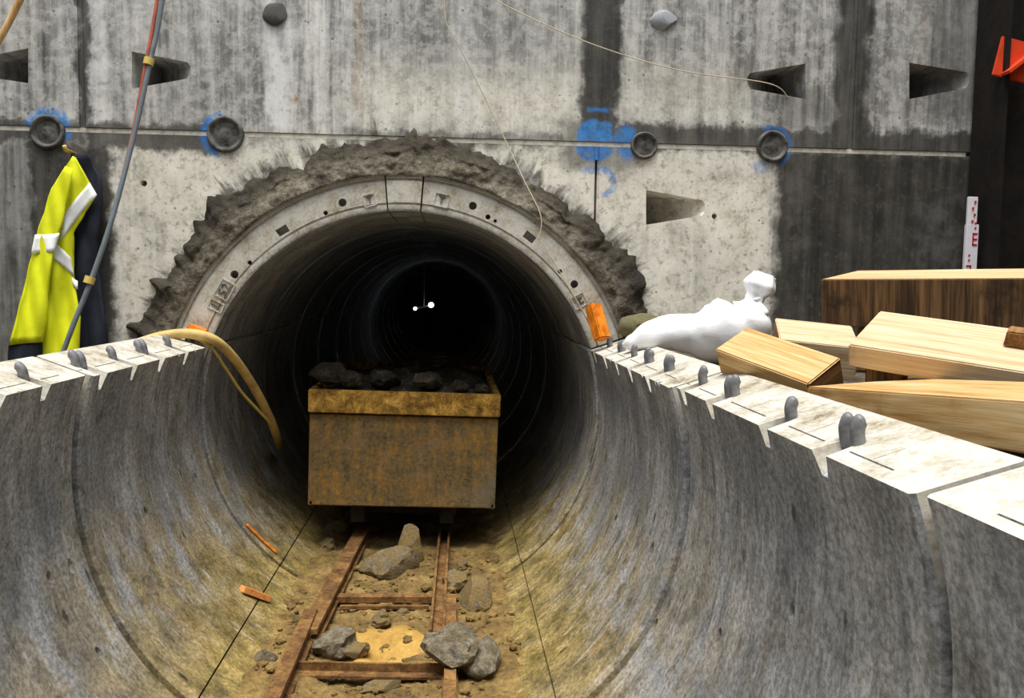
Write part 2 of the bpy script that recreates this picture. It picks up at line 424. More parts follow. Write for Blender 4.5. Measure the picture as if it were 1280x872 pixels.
def smooth_path(pts, n=8):
    P = [Vector(p) for p in pts]
    out = []
    for i in range(len(P) - 1):
        p0 = P[max(i - 1, 0)]; p1 = P[i]; p2 = P[i + 1]; p3 = P[min(i + 2, len(P) - 1)]
        for k in range(n):
            t = k / n
            out.append(0.5 * ((2 * p1) + (p2 - p0) * t + (2 * p0 - 5 * p1 + 4 * p2 - p3) * t * t + (3 * p1 - p0 - 3 * p2 + p3) * t ** 3))
    out.append(P[-1])
    return out
def add_tube(bm, path, r, seg=10, cap=True, squash=None, fn=None):
    P = [Vector(p) for p in path]; n = len(P)
    R = r if isinstance(r, (list, tuple)) else [r] * n
    ref = Vector((0, 0, 1))
    t0 = (P[1] - P[0]).normalized()
    if abs(t0.dot(ref)) > 0.9: ref = Vector((1, 0, 0))
    u = (ref - t0 * ref.dot(t0)).normalized()
    rings = []
    for i in range(n):
        t = (P[min(i + 1, n - 1)] - P[max(i - 1, 0)]).normalized()
        u = (u - t * u.dot(t)).normalized(); v = t.cross(u)
        ring = []
        for k in range(seg):
            a = 2 * PI * k / seg
            rr = R[i] * (fn(i / (n - 1), a) if fn else 1.0)
            sq = squash[i] if isinstance(squash, (list, tuple)) else (squash or 1.0)
            ring.append(bm.verts.new(P[i] + u * (math.cos(a) * rr * sq) + v * (math.sin(a) * rr)))
        rings.append(ring)
    for i in range(n - 1):
        for k in range(seg):
            bm.faces.new((rings[i][k], rings[i][(k + 1) % seg], rings[i + 1][(k + 1) % seg], rings[i + 1][k]))
    if cap:
        bm.faces.new(rings[0][::-1]); bm.faces.new(rings[-1])
def boolean(o, cutter_bm, name='cutter'):
    bmesh.ops.recalc_face_normals(cutter_bm, faces=cutter_bm.faces)
    me = bpy.data.meshes.new(name); cutter_bm.to_mesh(me); cutter_bm.free()
    c = bpy.data.objects.new(name, me); col.objects.link(c)
    m = o.modifiers.new('cut', 'BOOLEAN'); m.operation = 'DIFFERENCE'; m.object = c; m.solver = 'EXACT'; m.use_self = True
    bpy.context.view_layer.update()
    dg = bpy.context.evaluated_depsgraph_get()
    new = bpy.data.meshes.new_from_object(o.evaluated_get(dg))
    o.modifiers.clear()
    old = o.data; o.data = new
    bpy.data.meshes.remove(old)
    bpy.data.objects.remove(c); bpy.data.meshes.remove(me)
def rock_mesh(name, seed, sub=2, amp=0.35, freq=1.3):
    bm = bmesh.new(); bmesh.ops.create_icosphere(bm, subdivisions=sub, radius=1.0)
    off = Vector((seed * 3.7, seed * 1.9, seed * 5.3))
    for v in bm.verts:
        d = v.co.normalized()
        k = 1 + amp * noise.noise(d * freq + off) + amp * 0.5 * noise.noise(d * freq * 2.7 + off) + amp * .22 * noise.noise(d * freq * 6 + off)
        v.co = d * k
    # flat broken faces
    rng = random.Random(seed)
    for _ in range(5):
        nrm = Vector((rng.uniform(-1, 1), rng.uniform(-1, 1), rng.uniform(-1, 1))).normalized(); lim = rng.uniform(0.6, 0.85)
        for v in bm.verts:
            e = v.co.dot(nrm) - lim
            if e > 0: v.co -= nrm * e * 0.9
    bmesh.ops.recalc_face_normals(bm, faces=bm.faces)
    me = bpy.data.meshes.new(name); bm.to_mesh(me); bm.free()
    sharp(me, rad(28))
    return me

# ------------------------------------------------------------------ shaft wall
wall = empty('wall_back'); wall['kind'] = 'structure'; wall['label'] = 'stained precast concrete shaft wall with the tunnel opening'
ZJ = at_y(560, 175, 0).z              # horizontal joint
XS1 = at_y(102, 100, 0).x             # upper vertical joints
XS2 = at_y(1066, 100, 0).x
XL = at_y(745, 230, 0).x              # lower vertical joint
XR = at_y(1212, 120, 0).x             # right end of the concrete
XLEFT, ZTOP, ZBOT, TH = -3.4, 3.6, -0.1, 0.35
GAP = 0.005
def pocket(bm, px_wide, px_tip, py0, py1, pytip, depth=0.27):
    a = at_y(px_wide, py0, 0); b = at_y(px_wide, py1, 0); t = at_y(px_tip, pytip, 0)
    d = 1 if t.x > a.x else -1
    h = (a.z - b.z) * 0.2
    pts = []
    for (x, z) in ((a.x, a.z), (b.x, b.z), (t.x - d * 0.012, t.z + h), (t.x - d * 0.012, t.z - h), (t.x, t.z + h * 0.4), (t.x, t.z - h * 0.4)):
        pts.append((x, -0.02, z))
    pts += [(a.x + d * 0.03, depth, a.z - 0.008), (b.x + d * 0.03, depth, b.z + 0.008), (t.x - d * 0.05, 0.035, t.z + h * .6), (t.x - d * 0.05, 0.035, t.z - h * .6)]
    add_hull(bm, pts)
def add_cyl(bm, c, r, depth, axis='Y', seg=24):
    rot = {'Y': Matrix.Rotation(PI / 2, 4, 'X'), 'X': Matrix.Rotation(PI / 2, 4, 'Y'), 'Z': Matrix.Identity(4)}[axis]
    bmesh.ops.create_cone(bm, cap_ends=True, segments=seg, radius1=r, radius2=r, depth=depth, matrix=Matrix.Translation(Vector(c)) @ rot)
def panel(x0, x1, z0, z1, cuts):
    bm = bmesh.new()
    add_box(bm, ((x0 + x1) / 2, TH / 2, (z0 + z1) / 2), (x1 - x0 - 2 * GAP, TH, z1 - z0 - 2 * GAP), bevel=0.006)
    o = from_bm('concrete_panel', bm, M['wall'], wall)
    cb = bmesh.new()
    for f in cuts: f(cb)
    if len(cb.verts): boolean(o, cb)
    else: cb.free()
    sharp(o.data, rad(30))
    return o
def hole(px, py, r, depth=0.1):
    def f(bm):
        q = at_y(px, py, 0); add_cyl(bm, (q.x, 0, q.z), r, depth * 2)
    return f
def pk(*a): return lambda bm: pocket(bm, *a)
def bore(bm): add_cyl(bm, (0, 0.2, 0), 0.985, 1.2, seg=96)
panel(XLEFT, XS1, ZJ, ZTOP, [pk(36, -45, 60, 104, 84), hole(60, 165, 0.06, 0.03)])
panel(XS1, XS2, ZJ, ZTOP, [pk(164, 243, 64, 111, 88), pk(1008, 929, 79, 124, 101), hole(282, 168, 0.07, 0.03), hole(805, 182, 0.055, 0.03), hole(965, 183, 0.06, 0.03)])
panel(XS2, XR + .3, ZJ, ZTOP, [pk(1136, 1216, 78, 124, 100)])
panel(XLEFT, XL, ZBOT, ZJ, [bore, hole(180, 229, 0.012), hole(60, 165, 0.06, 0.03), hole(282, 168, 0.07, 0.03)])
panel(XL, XR + .3, ZBOT, ZJ, [bore, pk(807, 886, 237, 281, 260), hole(893, 270, 0.011), hole(805, 182, 0.055, 0.03), hole(965, 183, 0.06, 0.03)])
# pale mortar in the joints, slightly recessed
bm = bmesh.new()
add_box(bm, ((XLEFT + XR) / 2, 0.0315, ZJ), (XR - XLEFT, 0.055, 0.018))
from_bm('mortar_joint', bm, M['joint'], wall)
for x, z0, z1 in ((XS1, ZJ, ZTOP), (XS2, ZJ, ZTOP), (XL, 1.02, ZJ)):
    bm = bmesh.new(); add_box(bm, (x, 0.032, (z0 + z1) / 2), (0.016, 0.055, z1 - z0 - .02)); from_bm('mortar_joint', bm, M['wall'], wall)
# round grout plugs along the joint
for i, (px, py, r) in enumerate(((60, 165, 20), (282, 168, 22), (805, 182, 17), (965, 183, 20))):
    q = at_y(px, py, 0); r = r / 303.0
    bm = bmesh.new()
    prof = [(0, 0.006), (0.25, 0.002), (0.42, 0.010), (0.6, 0.006), (0.68, 0.010), (0.74, 0.003), (0.82, -0.004), (0.9, -0.006), (0.97, -0.002), (1.0, 0.006), (1.0, 0.029)]
    rings = []
    for (a, y) in prof:
        ring = []
        for k in range(28):
            t = 2 * PI * k / 28
            w = noise.noise(Vector((math.cos(t) * a * 2 + i * 5, math.sin(t) * a * 2, a))) * 0.008 if 0 < a < 1 else 0
            ring.append(bm.verts.new((q.x + math.cos(t) * a * r, y + w * .5 - .010, q.z + math.sin(t) * a * r)))
        rings.append(ring)
    for a, b in zip(rings, rings[1:]):
        for k in range(28): bm.faces.new((a[k], a[(k + 1) % 28], b[(k + 1) % 28], b[k]))
    bmesh.ops.remove_doubles(bm, verts=bm.verts, dist=1e-5)
    from_bm('grout_plug', bm, M['plug'], wall, smooth=True)
for i, (px, py) in enumerate(((345, 18), (830, 26))):
    q = at_y(px, py, 0)
    me = rock_mesh('grout_lump', 40 + i, 3, 0.12, 1.0)
    o = link('grout_lump', me, M['plug_pale'] if i else M['plug'], wall); o.location = (q.x, 0.0, q.z); o.scale = (0.055, 0.022, 0.045)

# rough mortar packed round the ring
def mortar_ring():
    bm = bmesh.new()
    na, nr = 420, 26
    grid = []
    for i in range(na + 1):
        t = rad(-112) + rad(224) * i / na            # angle from the top
        ca, sa = math.sin(t), math.cos(t)
        n1 = noise.noise(Vector((t * 3.1, 1.3, 0))); n2 = noise.noise(Vector((t * 11, 7.1, 0))); n3 = noise.noise(Vector((t * 34, 2.2, 5)))
        ro = 1.085 + 0.03 * n1 + 0.03 * n2 + 0.022 * n3 + .008 * noise.noise(Vector((t * 75, 4, 4)))
        if t < rad(-55): ro += 0.02 * math.exp(-((t + rad(74)) / 0.12) ** 2)
        ro += 0.05 * math.exp(-((t - rad(58)) / 0.10) ** 2) + 0.06 * math.exp(-((t + rad(42)) / 0.06) ** 2) - .02 * math.exp(-((t - rad(30)) / .12) ** 2)
        sp = max(0, noise.noise(Vector((t * 16, 3.3, 9))) - 0.3) * 0.13
        ro += sp
        row = []
        for j in range(nr + 1):
            u = j / nr
            r = 0.938 + .006 * noise.noise(Vector((t * 9, 2, 2))) * (1 - u) + (ro - 0.938) * u
            y = -0.085 * (1 - u ** 1.5) - 0.008
            if 0 < j < nr:
                q = Vector((ca * r * 9, sa * r * 9, 1.7))
                y += (-0.022 * noise.noise(q) - 0.014 * noise.noise(q * 2.6) - 0.008 * noise.noise(q * 6)) * min(1, u * 5) - .004 * (1 - u)
                if u > 0.55: y -= 0.02 * max(0, noise.noise(q * 1.3 + Vector((3, 3, 3)))) 
            if j == nr: y = 0.004
            row.append(bm.verts.new((ca * r, min(y, 0.004), sa * r)))
        grid.append(row)
    for i in range(na):
        for j in range(nr):
            bm.faces.new((grid[i][j], grid[i + 1][j], grid[i + 1][j + 1], grid[i][j + 1]))
    o = from_bm('grout_collar', bm, M['mortar'], wall, smooth=True)
    o['label'] = 'rough dark mortar trowelled round the ring'
mortar_ring()

# the other sides of the open-topped shaft
for nm, c, sz, lb in (('wall_left', (XLEFT - .12, -2.4, 1.6), (.24, 5.6, 4.0), 'concrete left side of the shaft'), ('wall_front', (-.4, -5.3, 1.6), (6.4, .24, 4.0), 'concrete side of the shaft behind the camera')):
    bm = bmesh.new(); add_box(bm, c, sz, bevel=.01); o = from_bm(nm, bm, M['ground'], None, kind='structure'); o['label'] = lb
# ------------------------------------------------------------------ tunnel lining
RI, RO = 0.80, 0.955
lining = empty('wall_tunnel'); lining['kind'] = 'structure'; lining['label'] = 'bolted concrete segment lining of the tunnel and open trough'
def segment(p0, p1, y0, y1, parent=lining, step=2.0, g_ang=0.2, groove=False, lip=0.0, skew=None):
    """p0..p1 degrees measured from the bottom towards +x"""
    bm = bmesh.new()
    RI = 0.80 + lip
    a0, a1 = rad(p0 + g_ang), rad(p1 - g_ang)
    n = max(3, int(abs(p1 - p0) / step))
    b = 0.007
    y0, y1 = y0 + (0 if groove else .007), y1 - .006
    prof = [(RI, y0 + b), (RI, y1 - b), (RI + b, y1 - .001), (RO - b, y1 - .001), (RO, y1 - b), (RO, y0 + b), (RO - b, y0 + .001)]
    if groove:
        prof += [(0.927, y0 + .001), (0.925, y0 + 0.009), (0.919, y0 + 0.009), (0.917, y0 + .001), (0.832, y0 + .001), (0.829, y0 + 0.006), (0.824, y0 + 0.006), (0.821, y0 + .004)]
    prof += [(RI + b, y0 + .004 if groove else y0 + .001)]
    rows = []
    for i in range(n + 1):
        t = a0 + (a1 - a0) * i / n
        rows.append([bm.verts.new((r * math.sin(t), y if skew is None else y + skew(r * math.sin(t), y), -r * math.cos(t))) for r, y in prof])
    m = len(prof)
    for i in range(n):
        for k in range(m):
            bm.faces.new((rows[i][k], rows[i][(k + 1) % m], rows[i + 1][(k + 1) % m], rows[i + 1][k]))
    bm.faces.new(rows[0]); bm.faces.new(rows[-1][::-1])
    return from_bm('lining_segment', bm, M['lining'], parent, angle=rad(25))

PJ = 109.0            # longitudinal joint at the rim (deg from the bottom)
KEY = 4.6
def pol(r, deg, y): t = rad(deg); return Vector((r * math.sin(t), y, -r * math.cos(t)))

# bolt with a bent rounded head
def bolt_mesh():
    bm = bmesh.new()
    path = smooth_path([(0, 0, -0.02), (0, 0, 0.008), (0.002, 0.0, 0.022), (0.009, 0, 0.034), (0.016, 0, 0.038)], 3)
    n = len(path); rr = [0.0135] * n
    rr[-1] = 0.004; rr[-2] = 0.009; rr[-3] = 0.0125
    add_tube(bm, [p * .85 for p in path], [q * .85 for q in rr], 10)
    bmesh.ops.recalc_face_normals(bm, faces=bm.faces)
    me = bpy.data.meshes.new('bolt'); bm.to_mesh(me); bm.free()
    for f in me.polygons: f.use_smooth = True
    me.materials.append(M['bolt'])
    return me
BOLT = bolt_mesh()
def place_bolt(seg, side, y, off, r=0.864, k=1.0):
    o = bpy.data.objects.new('bolt', BOLT); col.objects.link(o); o.parent = seg
    t = pol(r, side * PJ, y + off)
    o.location = t
    o.rotation_euler = (0, rad(-side * 10), rad(random.uniform(-15, 15)) + (0 if side > 0 else PI))
    o.scale = (k, k, k * random.uniform(0.9, 1.15))

def rim_cuts(side, y0, y1, spots, jag):
    bm = bmesh.new()
    tr = rad(side * PJ)
    er = Vector((math.sin(tr), 0, -math.cos(tr)))                        # outward along the rim
    en = Vector((math.cos(tr), 0, math.sin(tr))) * side                   # up, out of the rim face
    ey = Vector((0, 1, 0))
    def pt(r, y, h): return er * r + ey * y + en * h
    for (y, pair) in spots:
        w = 0.05 if pair else 0.038
        # pocket: V notch at the inner edge running out to the middle of the rim
        add_hull(bm, [pt(0.78, y - w * 0.7, 0.02), pt(0.78, y + w * 0.7, 0.02), pt(0.78, y - 0.006, -0.055), pt(0.78, y + 0.006, -0.055),
                      pt(0.845, y - w * .55, 0.02), pt(0.845, y + w * .55, 0.02), pt(0.845, y - .018, -0.022), pt(0.845, y + .018, -0.022),
                      pt(0.905 if pair else 0.895, y - 0.012, 0.012), pt(0.905 if pair else 0.895, y + 0.012, 0.012)])
    # caulking groove along the rim
    yy = sorted([y for y, _ in spots])
    edges = [y0 - 0.02] + yy + [y1 + 0.02]
    for a, b in zip(edges, edges[1:]):
        c = (a + b) / 2; L = (b - a) * 0.62
        rot = Matrix((er, ey, en)).transposed()
        add_box(bm, pt(0.838, c, 0), (0.004, L, 0.012), rot)
        add_box(bm, pt(0.868, c, 0), (0.05, 0.003, 0.008), rot)
    # spalled arris along the inner edge
    rng = random.Random(int(jag * 10))
    y = y0 + 0.04
    while y < y1 - 0.05:
        if all(abs(y - s) > 0.06 for s in yy) :
            w = rng.uniform(0.014, 0.045); d = rng.uniform(0.008, 0.024)
            add_hull(bm, [pt(0.775, y - w, 0.02), pt(0.775, y + w, 0.02), pt(0.775, y + rng.uniform(-.4, .4) * w, -d * 1.6),
                          pt(0.80 + d * 1.3, y - w * .6, 0.02), pt(0.80 + d, y + w * .5, 0.02), pt(0.80 + d * .6, y, 0.0)])
        y += rng.uniform(0.035, 0.08)
    return bm

YF = -0.08
joints = [YF, -1.27, -2.40, -3.52, -4.6]
left_spots = [(-0.13, 1), (-0.38, 0), (-0.64, 1), (-0.88, 0), (-1.11, 1), (-1.41, 0), (-1.62, 1), (-1.9, 0), (-2.15, 1)]
right_spots = [(-0.17, 0), (-0.40, 1), (-0.62, 0), (-0.84, 1), (-1.09, 1), (-1.42, 0), (-1.64, 1), (-1.97, 0), (-2.21, 1)]
def wall_in(px, py, r=RI):            # point on the inside of the lining behind a pixel
    d = ray(px, py)
    a = d.x ** 2 + d.z ** 2; b = 2 * (CAM.x * d.x + CAM.z * d.z); c = CAM.x ** 2 + CAM.z ** 2 - r * r
    t = (-b + math.sqrt(b * b - 4 * a * c)) / (2 * a)
    return CAM + d * t
pits = {1: [], -1: []}
for px, py in ((894, 795), (817, 686), (771, 650), (815, 780), (985, 765), (92, 706), (180, 640), (243, 597), (128, 815), (66, 722)):
    q = wall_in(px, py); pits[1 if q.x > 0 else -1].append((abs(math.degrees(math.atan2(q.x, -q.z))), q.y))
def trough_skew(x, y): return -0.11 * x * min(1.0, (YF - y) / (YF + 1.27))
for ri, (a, b) in enumerate(zip(joints[1:], joints[:-1])):
    LIP = (-.006, .007, .016, .01)[ri]
    segment(-38, 38, a, b, lip=LIP, skew=trough_skew)
    for side, spots in ((-1, left_spots), (1, right_spots)):
        sg = segment(*(sorted((side * 38, side * PJ))), a, b, step=1.6, lip=LIP, skew=trough_skew)
        if b > -2.5:
            sp = [s for s in spots if a + 0.03 < s[0] < b - 0.03]
            cb = rim_cuts(side, a, b, sp, 3 + a + side)
            for (deg, y) in pits[side]:
                if a < y < b:
                    c = pol(0.803, side * deg, y)
                    bmesh.ops.create_icosphere(cb, subdivisions=2, radius=1.0, matrix=Matrix.Translation(c) @ Matrix.Rotation(rad(-side * deg), 4, 'Y') @ Matrix.Diagonal((0.022, 0.013, 0.03, 1)))
            boolean(sg, cb); sharp(sg.data, rad(25))
            for (y, pair) in sp:
                if pair:
                    place_bolt(sg, side, y, -0.019); place_bolt(sg, side, y, 0.019)
                else: place_bolt(sg, side, y, 0.0)

# first full ring (its face shows as the arch), then the rings further in
def text_mesh(body, size, extrude=0.0025):
    cu = bpy.data.curves.new('t', 'FONT'); cu.body = body; cu.size = size; cu.extrude = extrude; cu.align_x = 'CENTER'; cu.align_y = 'CENTER'
    o = bpy.data.objects.new('t', cu); col.objects.link(o)
    bpy.context.view_layer.update()
    me = bpy.data.meshes.new_from_object(o.evaluated_get(bpy.context.evaluated_depsgraph_get()))
    bpy.data.objects.remove(o); bpy.data.curves.remove(cu)
    me.materials.clear()
    return me
y0, y1 = YF, YF + 1.0
for lo, hi in ((-38, 38), (-PJ, -38), (38, PJ)): segment(lo, hi, y0 + .008, y1, lip=-.013, step=1.5)
key = segment(180 - KEY, 180 + KEY, y0 - 0.006, y1, step=1.0, groove=True)
arch = {}
for side in (-1, 1):
    lo, hi = (PJ, 180 - KEY) if side > 0 else (180 + KEY, 360 - PJ)
    sg = segment(lo, hi, y0, y1, step=1.0, groove=True); arch[side] = sg
    cb = bmesh.new()
    def face(px, py): return at_y(px, py, YF)
    if side < 0: holes = [(428, 253, .016), (407, 266, .009), (293, 343, .016), (312, 328, .009)]; rect = (353, 288, -32)
    else: holes = [(591, 257, .016), (610, 271, .010), (619, 276, .007), (718, 355, .016), (700, 339, .009)]; rect = (662, 296, 36)
    for (px, py, r) in holes:
        q = face(px, py); add_cyl(cb, (q.x, YF, q.z), r, 0.12, seg=16)
    q = face(rect[0], rect[1]); add_box(cb, (q.x, YF, q.z), (0.048, 0.10, 0.03), Matrix.Rotation(rad(rect[2]), 3, 'Y'))
    boolean(sg, cb); sharp(sg.data, rad(25))
def plate(px, py, ang, w, h, body=None, size=0.03):
    q = at_y(px, py, YF)
    R = Matrix.Rotation(rad(ang), 3, 'Y')
    sgm = arch[-1] if px < 510 else arch[1]
    bm = bmesh.new()
    for (dx, dz, sx, sz) in ((0, h / 2, w, 0.004), (0, -h / 2, w, 0.004), (w / 2, 0, 0.004, h), (-w / 2, 0, 0.004, h)):
        add_box(bm, Vector((q.x, YF - 0.001, q.z)) + R @ Vector((dx, 0, dz)), (sx, 0.005, sz), R)
    o = from_bm('number_plate', bm, M['lining'], sgm)
    if body:
        t = link('lettering', text_mesh(body, size), M['plug'], o)
        t.matrix_local = Matrix.Translation((q.x, YF - 0.002, q.z)) @ R.to_4x4() @ Matrix.Rotation(PI / 2, 4, 'X')
plate(462, 250, -14, 0.045, 0.045, 'T', 0.04)
plate(552, 250, 12, 0.055, 0.05, 'T', 0.045)
plate(281, 362, -62, 0.07, 0.055, '52', 0.05)
plate(270, 382, -66, 0.035, 0.055, '1', 0.05)
plate(724, 376, 62, 0.05, 0.055, 'H', 0.045)

# rings further in share their meshes
base_rings = []
ry0, ry1 = YF + 1.0, YF + 2.0
for lo, hi in ((-38, 38), (-PJ, -38), (38, PJ), (PJ, 180 - KEY), (180 + KEY, 360 - PJ), (180 - KEY, 180 + KEY)):
    base_rings.append(segment(lo, hi, ry0, ry1, step=3.0))
for k in range(1, 12):
    for s in base_rings:
        c = s.copy(); col.objects.link(c); c.parent = lining; c.location = (0, 1.0 * k, 0)
bm = bmesh.new(); add_cyl(bm, (0, YF + 13.05, 0), 1.0, 0.1, seg=48)  # added cap, keeps sky light from entering at the far end
endw = from_bm('wall_tunnel_cap', bm, M['spoil'], None, kind='structure'); endw['label'] = 'dark cap added across the far end of the tunnel'

# ------------------------------------------------------------------ ground
ZG = 0.26
for side, x0, x1 in ((-1, -3.4, -0.92), (1, 0.895, XR + .25)):
    bm = bmesh.new(); nx, ny = 26, 46
    vs = [[bm.verts.new((x0 + (x1 - x0) * i / nx, -4.6 + 4.62 * j / ny, (ZG - 0.012 if side > 0 else 0.04) + (0.02 * noise.noise(Vector((i * .5 + side * 30, j * .5, 0))) if 0 < i < nx else 0))) for j in range(ny + 1)] for i in range(nx + 1)]
    for i in range(nx):
        for j in range(ny): bm.faces.new((vs[i][j], vs[i + 1][j], vs[i + 1][j + 1], vs[i][j + 1]))
    o = from_bm('floor_bank', bm, M['ground'], None, smooth=True, kind='structure')
    o['label'] = 'dark earth bank beside the trough'
ZM = -0.695
def mud_h(x, y):
    z = ZM + 0.022 * noise.noise(Vector((x * 7, y * 7, 0))) + 0.016 * noise.noise(Vector((x * 19, y * 19, 3))) + 0.010 * noise.noise(Vector((x * 45, y * 45, 3)))
    z += 0.10 * max(0, abs(x) - 0.22)
    z -= 0.02 * math.exp(-((x + 0.07) / 0.14) ** 4) * math.exp(-((y + 0.78) / 0.22) ** 4)
    return z
bm = bmesh.new(); nx, ny = 60, 300
vs = [[None] * (ny + 1) for _ in range(nx + 1)]
for i in range(nx + 1):
    for j in range(ny + 1):
        x = -0.425 + 0.85 * i / nx; y = -2.6 + 6.0 * j / ny
        z = mud_h(x, y); rr = math.hypot(x, z)
        if rr > RI + 0.02: z = -math.sqrt((RI + 0.02) ** 2 - x * x)
        vs[i][j] = bm.verts.new((x, y, z))
for i in range(nx):
    for j in range(ny): bm.faces.new((vs[i][j], vs[i + 1][j], vs[i + 1][j + 1], vs[i][j + 1]))
o = from_bm('floor', bm, M['mud'], None, smooth=True, kind='structure'); o['label'] = 'ochre mud lying in the bottom of the trough'
# wet sand between the rails
bm = bmesh.new(); c = at_z(478, 803, ZM); n = 36
ctr = bm.verts.new((c.x, c.y, ZM - 0.004)); rings = []
for rr in (0.5, 0.85, 1.0):
    ring = []
    for k in range(n):
        t = 2 * PI * k / n; r = rr * (1 + 0.25 * noise.noise(Vector((math.cos(t) * 1.3, math.sin(t) * 1.3, 4))))
        x = c.x + 0.155 * r * math.cos(t); y = c.y + 0.16 * r * math.sin(t)
        ring.append(bm.verts.new((x, y, mud_h(x, y) + (0.010 if rr < 1 else -0.01))))
    rings.append(ring)
for k in range(n):
    bm.faces.new((ctr, rings[0][k], rings[0][(k + 1) % n]))
    for a, b in zip(rings, rings[1:]): bm.faces.new((a[k], b[k], b[(k + 1) % n], a[(k + 1) % n]))
tag(from_bm('sand_patch', bm, M['sand'], None, smooth=True), 'bright yellow wet sand lying between the rusty rails', 'sand', kind='stuff')

# dark steel side of the shaft on the right
bm = bmesh.new(); add_box(bm, (XR + 0.30, -2.5, 1.6), (0.1, 5.2, 4.0))
o = from_bm('wall_right', bm, M['steel_dark'], None, kind='structure'); o['label'] = 'dark steel sheeting at the right side of the shaft'
pile = empty('steel_pile', (XR, -0.02, ZG))
bm = bmesh.new(); add_box(bm, (0.013, -0.10, 1.6), (0.022, 0.2, 3.2), bevel=0.003); from_bm('flange', bm, M['steel_dark'], pile)
bm = bmesh.new(); add_box(bm, (0.12, -0.10, 1.6), (0.19, 0.014, 3.2)); from_bm('web', bm, M['steel_dark'], pile)
bm = bmesh.new(); add_box(bm, (0.225, -0.10, 1.6), (0.022, 0.2, 3.2), bevel=0.003); from_bm('flange', bm, M['steel_dark'], pile)
tag(pile, 'dark rusty steel pile standing in the right corner of the wall', 'steel pile')
# red plate
q = at_y(1262, 75, -0.20)
rp = empty('red_plate', q)
bm = bmesh.new(); R = Matrix.Rotation(rad(12), 3, 'Y')
add_box(bm, (0.02, 0, 0), (0.15, 0.012, 0.155), R, bevel=0.003)
pl = from_bm('plate', bm, M['redplate'], rp)
cb = bmesh.new(); add_cyl(cb, (-0.027, 0, 0.04), 0.006, 0.1, seg=12); add_cyl(cb, (-0.044, 0, -0.02), 0.006, 0.1, seg=12); boolean(pl, cb)
bm = bmesh.new(); add_box(bm, (0.03, -0.03, -0.01), (0.16, 0.05, 0.012), Matrix.Rotation(rad(-38), 3, 'Y')); from_bm('gusset', bm, M['redplate'], rp)
tag(rp, 'orange red steel plate with bolt holes fixed to the dark pile', 'plate')

# ------------------------------------------------------------------ muck wagon
YW = 0.25
tl = at_y(385, 486, YW); tr = at_y(624, 493, YW); bl = at_y(381, 630, YW); br = at_y(618, 637, YW)
wc = (tl + tr + bl + br) / 4
w = ((tr - tl).length + (br - bl).length) / 2; h = ((tl - bl).length + (tr - br).length) / 2
wag = empty('muck_wagon', (wc.x, YW, bl.z * .5 + br.z * .5)); wag.rotation_euler = (0, math.atan2((tl.z - tr.z), (tr.x - tl.x)), 0)
LW = 1.3
hb = h * 0.79
bm = bmesh.new()
for (c, s) in (((0, 0.012, hb / 2), (w - .01, 0.02, hb)), ((0, LW, hb / 2), (w - .01, 0.02, hb)), ((-w / 2 + .015, LW / 2, hb / 2), (0.02, LW, hb)), ((w / 2 - .015, LW / 2, hb / 2), (0.02, LW, hb)), ((0, LW / 2, 0.012), (w - .02, LW, 0.02))):
    add_box(bm, c, s, bevel=0.003)
from_bm('tub', bm, M['tub'], wag)
bm = bmesh.new()
z0 = hb + 0.008; hh = h - z0
for (c, s) in (((0, 0.0, z0 + hh / 2), (w, 0.035, hh)), ((0, LW, z0 + hh / 2), (w, 0.035, hh)), ((-w / 2 + .012, LW / 2, z0 + hh / 2), (0.03, LW, hh)), ((w / 2 - .012, LW / 2, z0 + hh / 2), (0.03, LW, hh))):
    add_box(bm, c, s, bevel=0.004)
rb = from_bm('rim_band', bm, M['gold'], wag); rb['label'] = 'worn yellow painted rim band'
bm = bmesh.new()
for sx in (-.2, .2): add_box(bm, (sx, LW / 2, -0.045), (0.06, LW - .1, 0.08))
for yy in (.2, 1.1): add_box(bm, (0, yy, -0.045), (0.42, 0.05, 0.06))
from_bm('chassis', bm, M['steel_dark'], wag)
for sx in (-.2, .2):
    for yy in (.28, 1.02):
        bm = bmesh.new(); add_cyl(bm, (sx, yy, -0.08), 0.075, 0.05, 'X', 24); add_cyl(bm, (sx - math.copysign(.03, sx), yy, -0.08), 0.085, 0.014, 'X', 24)
        wh = from_bm('wheel', bm, M['steel_dark'], wag)
        bm = bmesh.new(); add_cyl(bm, (sx, yy, -0.08), .025, .08, 'X', 12); from_bm('hub', bm, M['rail'], wh)
tag(wag, 'muddy steel muck wagon with worn yellow rim inside the tunnel mouth', 'wagon')
# load
bm = bmesh.new(); nx, ny = 40, 44
vs = [[None] * (ny + 1) for _ in range(nx + 1)]
for i in range(nx + 1):
    for j in range(ny + 1):
        u, v = i / nx, j / ny
        x = wc.x + (u - .5) * (w - 0.06); y = YW + 0.03 + v * (LW - 0.07)
        e = min(1, 5 * u, 5 * (1 - u), 7 * v + .1, 5 * (1 - v))
        z = wag.location.z + h - 0.03 + e * (0.035 + 0.07 * noise.noise(Vector((x * 5.2, y * 5, 1))) + 0.035 * noise.noise(Vector((x * 14, y * 14, 5))) + 0.02 * noise.noise(Vector((x * 33, y * 33, 5))))
        vs[i][j] = bm.verts.new((x, y, z))
for i in range(nx):
    for j in range(ny): bm.faces.new((vs[i][j], vs[i + 1][j], vs[i + 1][j + 1], vs[i][j + 1]))
tag(from_bm('muck_heap', bm, M['spoil'], None), 'dark lumpy spoil heaped inside the muck wagon', 'spoil', kind='stuff')

